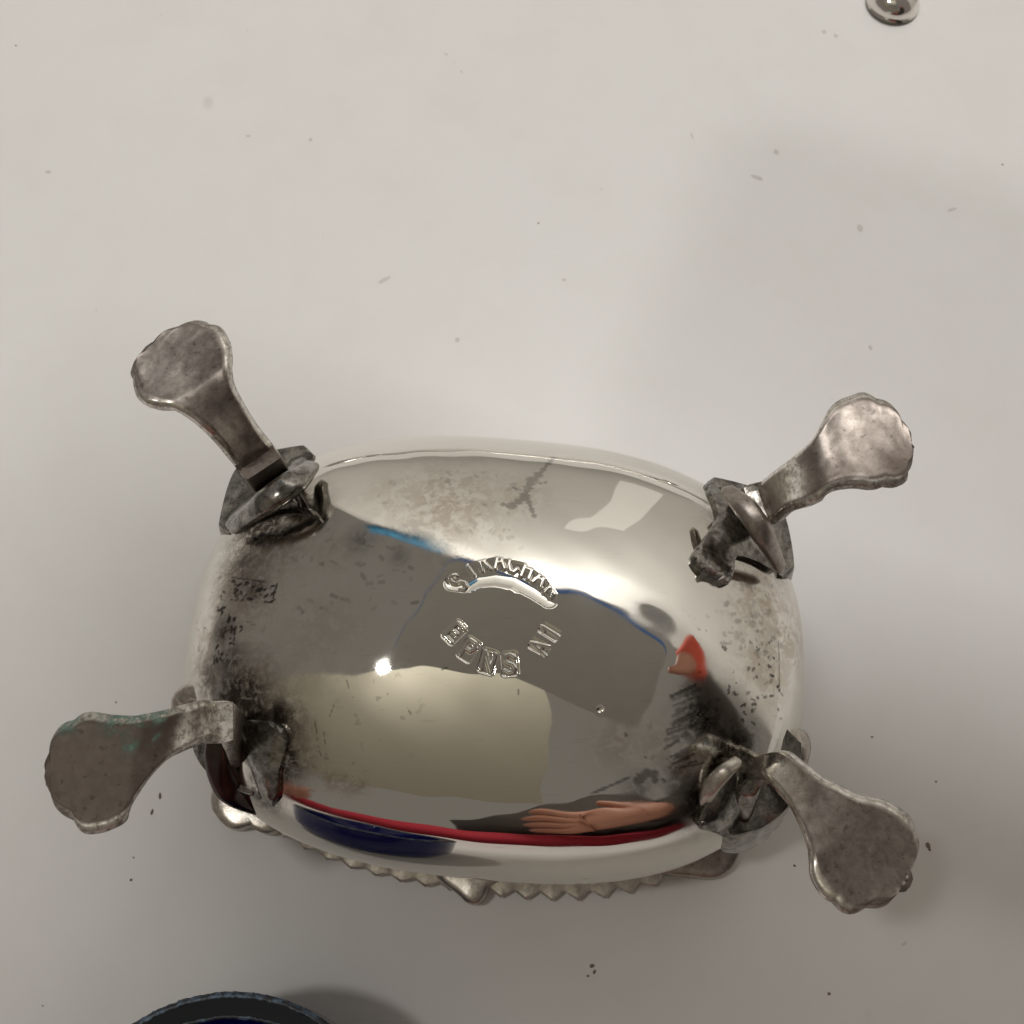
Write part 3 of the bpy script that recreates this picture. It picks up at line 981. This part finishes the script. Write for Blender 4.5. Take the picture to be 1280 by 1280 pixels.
tube("cuff", [(15.4, 2.9, 16.9), (16.0, 1.9, 16.9), (16.7, .8, 16.9)], [.8, 1.1, 1.4], plain("orange_cuff", (0.62, 0.07, 0.03), .8))
tube("thumb", [(12.4, .4, 15.9), (13.8, .7, 16.1), (15.3, 1.9, 16.6)], [.3, .55, .8], M_SKIN)


# ---------------------------------------------------------------- blue glass liner
k = N("cobalt_glass")
M_BLUE = k.set(Base_Color=(0.006, 0.009, 0.13), Roughness=0.07, Transmission_Weight=0.25, IOR=1.5)
k = N("ground_glass_edge")
f = k.noise(900, 5, .7)
M_EDGE = k.set(Base_Color=k.mix(k.ramp(f, [(.45, 0.), (.65, 1.)]), (0.015, 0.02, 0.03), (0.12, 0.2, 0.3)), Roughness=0.4)
k = N("dark_glass_lip")
M_LIP = k.set(Base_Color=(0.012, 0.016, 0.022), Roughness=0.3, Specular_IOR_Level=0.3)
ZL = 2.0
lc = at(292, 1240, ZL)
RL_X, RL_Y = 2.05, 2.0
lcx, lcy = lc.x, lc.y - RL_Y
liner = empty("glass_liner", (lcx, lcy, 0))
tag(liner, "cobalt blue glass liner cut off by the bottom edge of the photo", "glass liner")
def lathe(prof, name, mat, parent, cx, cy, ax, ay, n=128, jag=0):
    vs, fs = [], []
    for (r, z) in prof:
        for j in range(n):
            p = 2 * math.pi * j / n
            jj = jag * fbm((math.cos(p) * 30, math.sin(p) * 30, z * 3), 1.0)
            vs.append((cx + (ax + r + jj) * math.cos(p), cy + (ay + r + jj) * math.sin(p), z))
    m = len(prof)
    for i in range(m - 1):
        for j in range(n):
            k2 = (j + 1) % n
            fs.append((i * n + j, i * n + k2, (i + 1) * n + k2, (i + 1) * n + j))
    return make(name, vs, fs, mat, parent)
lathe([(-.55, .02), (-.35, .1), (-.12, .7), (-.03, 1.6), (0, ZL - .06)], "outer_wall", M_BLUE, liner, lcx, lcy, RL_X, RL_Y)
lathe([(0, ZL - .06), (.005, ZL - .02), (-.03, ZL + .01), (-.06, ZL)], "lip_edge", M_EDGE, liner, lcx, lcy, RL_X, RL_Y, 500, .016)
lathe([(-.06, ZL), (-.15, ZL - .02), (-.25, ZL - .04)], "lip", M_LIP, liner, lcx, lcy, RL_X, RL_Y)
lathe([(-.25, ZL - .04), (-.27, ZL - .03), (-.29, ZL - .06)], "inner_edge", M_EDGE, liner, lcx, lcy, RL_X, RL_Y, 500, .012)
lathe([(-.29, ZL - .06), (-.36, 1.2), (-.65, .5), (-1.2, .3), (-1.949, .28)], "inner_wall", M_BLUE, liner, lcx, lcy, RL_X, RL_Y)

# ---------------------------------------------------------------- salt spoon at the upper right
spc = at(1122, -12, .35)
spoon = empty("salt_spoon", (spc.x, spc.y, 0))
tag(spoon, "small silver spoon bowl, turned over, cut off by the top edge", "spoon")
vs, fs = [], []
n, m = 64, 20
for i in range(m + 1):
    a = i / m * math.pi / 2
    for j in range(n):
        p = 2 * math.pi * j / n
        rr = math.sin(a) + (.07 if i == m else 0)
        vs.append((spc.x + .50 * rr * math.cos(p), spc.y + .55 * rr * math.sin(p), .06 + .42 * math.cos(a) ** .8))
for i in range(m):
    for j in range(n):
        k2 = (j + 1) % n
        fs.append((i * n + j, (i + 1) * n + j, (i + 1) * n + k2, i * n + k2))
k = N("bright_silver")
M_BRIGHT = k.set(Base_Color=(0.80, 0.77, 0.72), Roughness=k.ramp(k.noise(300), [(.3, .06), (.8, .2)]), Metallic=1.0)
make("spoon_bowl", vs, fs, M_BRIGHT, spoon)
vs, fs = [], []
for i in range(20):
    y = spc.y + .5 + i * .3
    z = .3 - .1 * math.sin(i / 19 * math.pi) 
    ww = .1 + .012 * i
    for (dx, dz) in ((-1, 0), (-.7, .07), (.7, .07), (1, 0), (.7, -.05), (-.7, -.05)):
        vs.append((spc.x + dx * ww, y, z + dz))
for i in range(19):
    for j in range(6):
        fs.append((i * 6 + j, i * 6 + (j + 1) % 6, (i + 1) * 6 + (j + 1) % 6, (i + 1) * 6 + j))
make("spoon_handle", vs, fs, M_BRIGHT, spoon)

# ---------------------------------------------------------------- specks on the table
def blobs(name, items, mat, h):
    vs, fs = [], []
    for (px, py, rx, ry, ang) in items:
        c = at(px, py, 0)
        n = 12
        b0 = len(vs)
        for j in range(n):
            p = 2 * math.pi * j / n
            r = 1 + .35 * noise.noise(Vector((math.cos(p), math.sin(p), px * .37)))
            x, y = r * rx * math.cos(p), r * ry * math.sin(p)
            ca, sa = math.cos(R(ang)), math.sin(R(ang))
            vs.append((c.x + x * ca - y * sa, c.y + x * sa + y * ca, .004))
        vs.append((c.x, c.y, .004 + h))
        for j in range(n):
            fs.append((b0 + j, b0 + (j + 1) % n, b0 + n))
    return tag(make(name, vs, fs, mat), kind='stuff')
rnd = random.Random(11)
it = [(740, 1207, .035, .025, 20), (743, 1215, .03, .02, 50), (735, 1220, .02, .015, 0), (1036, 1242, .025, .02, 0), (1160, 1057, .03, .045, 10), (1162, 1062, .02, .02, 0), (200, 995, .02, .05, 10), (190, 1015, .02, .04, -10),
      (164, 1100, .02, .02, 0), (167, 1072, .012, .012, 0), (993, 1082, .02, .018, 0), (1170, 977, .015, .015, 0), (1090, 921, .02, .012, 0), (673, 279, .02, .015, 0), (145, 878, .014, .014, 0), (1253, 206, .02, .02, 0), (20, 57, .02, .02, 0)]
for _ in range(9):
    it.append((rnd.uniform(0, 1280), rnd.uniform(0, 1280), rnd.uniform(.006, .012), rnd.uniform(.005, .01), rnd.uniform(0, 180)))
tag(blobs("dust_specks", it, M_SPECK, .012), "tiny brown crumbs and dust scattered over the white table", "crumbs")

# faint smudges and old marks on the laminate
sm = [(558, 68, .05, .02, -40), (568, 78, .03, .012, -40), (577, 90, .03, .02, -30), (947, 222, .12, .045, -25), (970, 190, .05, .07, 20), (572, 425, .04, .05, 10), (388, 175, .03, .05, 0), (480, 350, .12, .04, 35), (1088, 435, .035, .05, 0),
      (1075, 285, .06, .08, -20), (865, 170, .02, .08, 15), (1030, 40, .05, .05, 0), (1045, 45, .04, .06, 0), (705, 350, .04, .03, 0), (310, 170, .05, .03, 0), (1190, 262, .10, .03, 20), (345, 820, .05, .04, 0), (60, 215, .06, .04, 0), (1130, 1180, .05, .02, 30)]
tag(blobs("table_smudges", sm, M_SMUDGE, .001), "faint grey smudges rubbed into the white table", "smudges")
# long silver spoon lying beyond the upper edge of the picture
ls = empty("long_spoon", (2, 17.5, 0))
tag(ls, "long thin silver spoon lying beyond the salt cellar", "spoon")
tube("handle", [(-6, 17.6, .35), (0, 17.2, .55), (7, 16.6, .5), (13, 15.6, .3)], [.5, .28, .26, .5], M_BRIGHT, .6, 12, ls)
tube("spoon_bowl", [(-6.2, 17.6, .4), (-7.4, 17.6, .45), (-8.8, 17.7, .35), (-9.8, 17.8, .2)], [.3, 1.0, 1.05, .2], M_BRIGHT, .4, 16, ls)
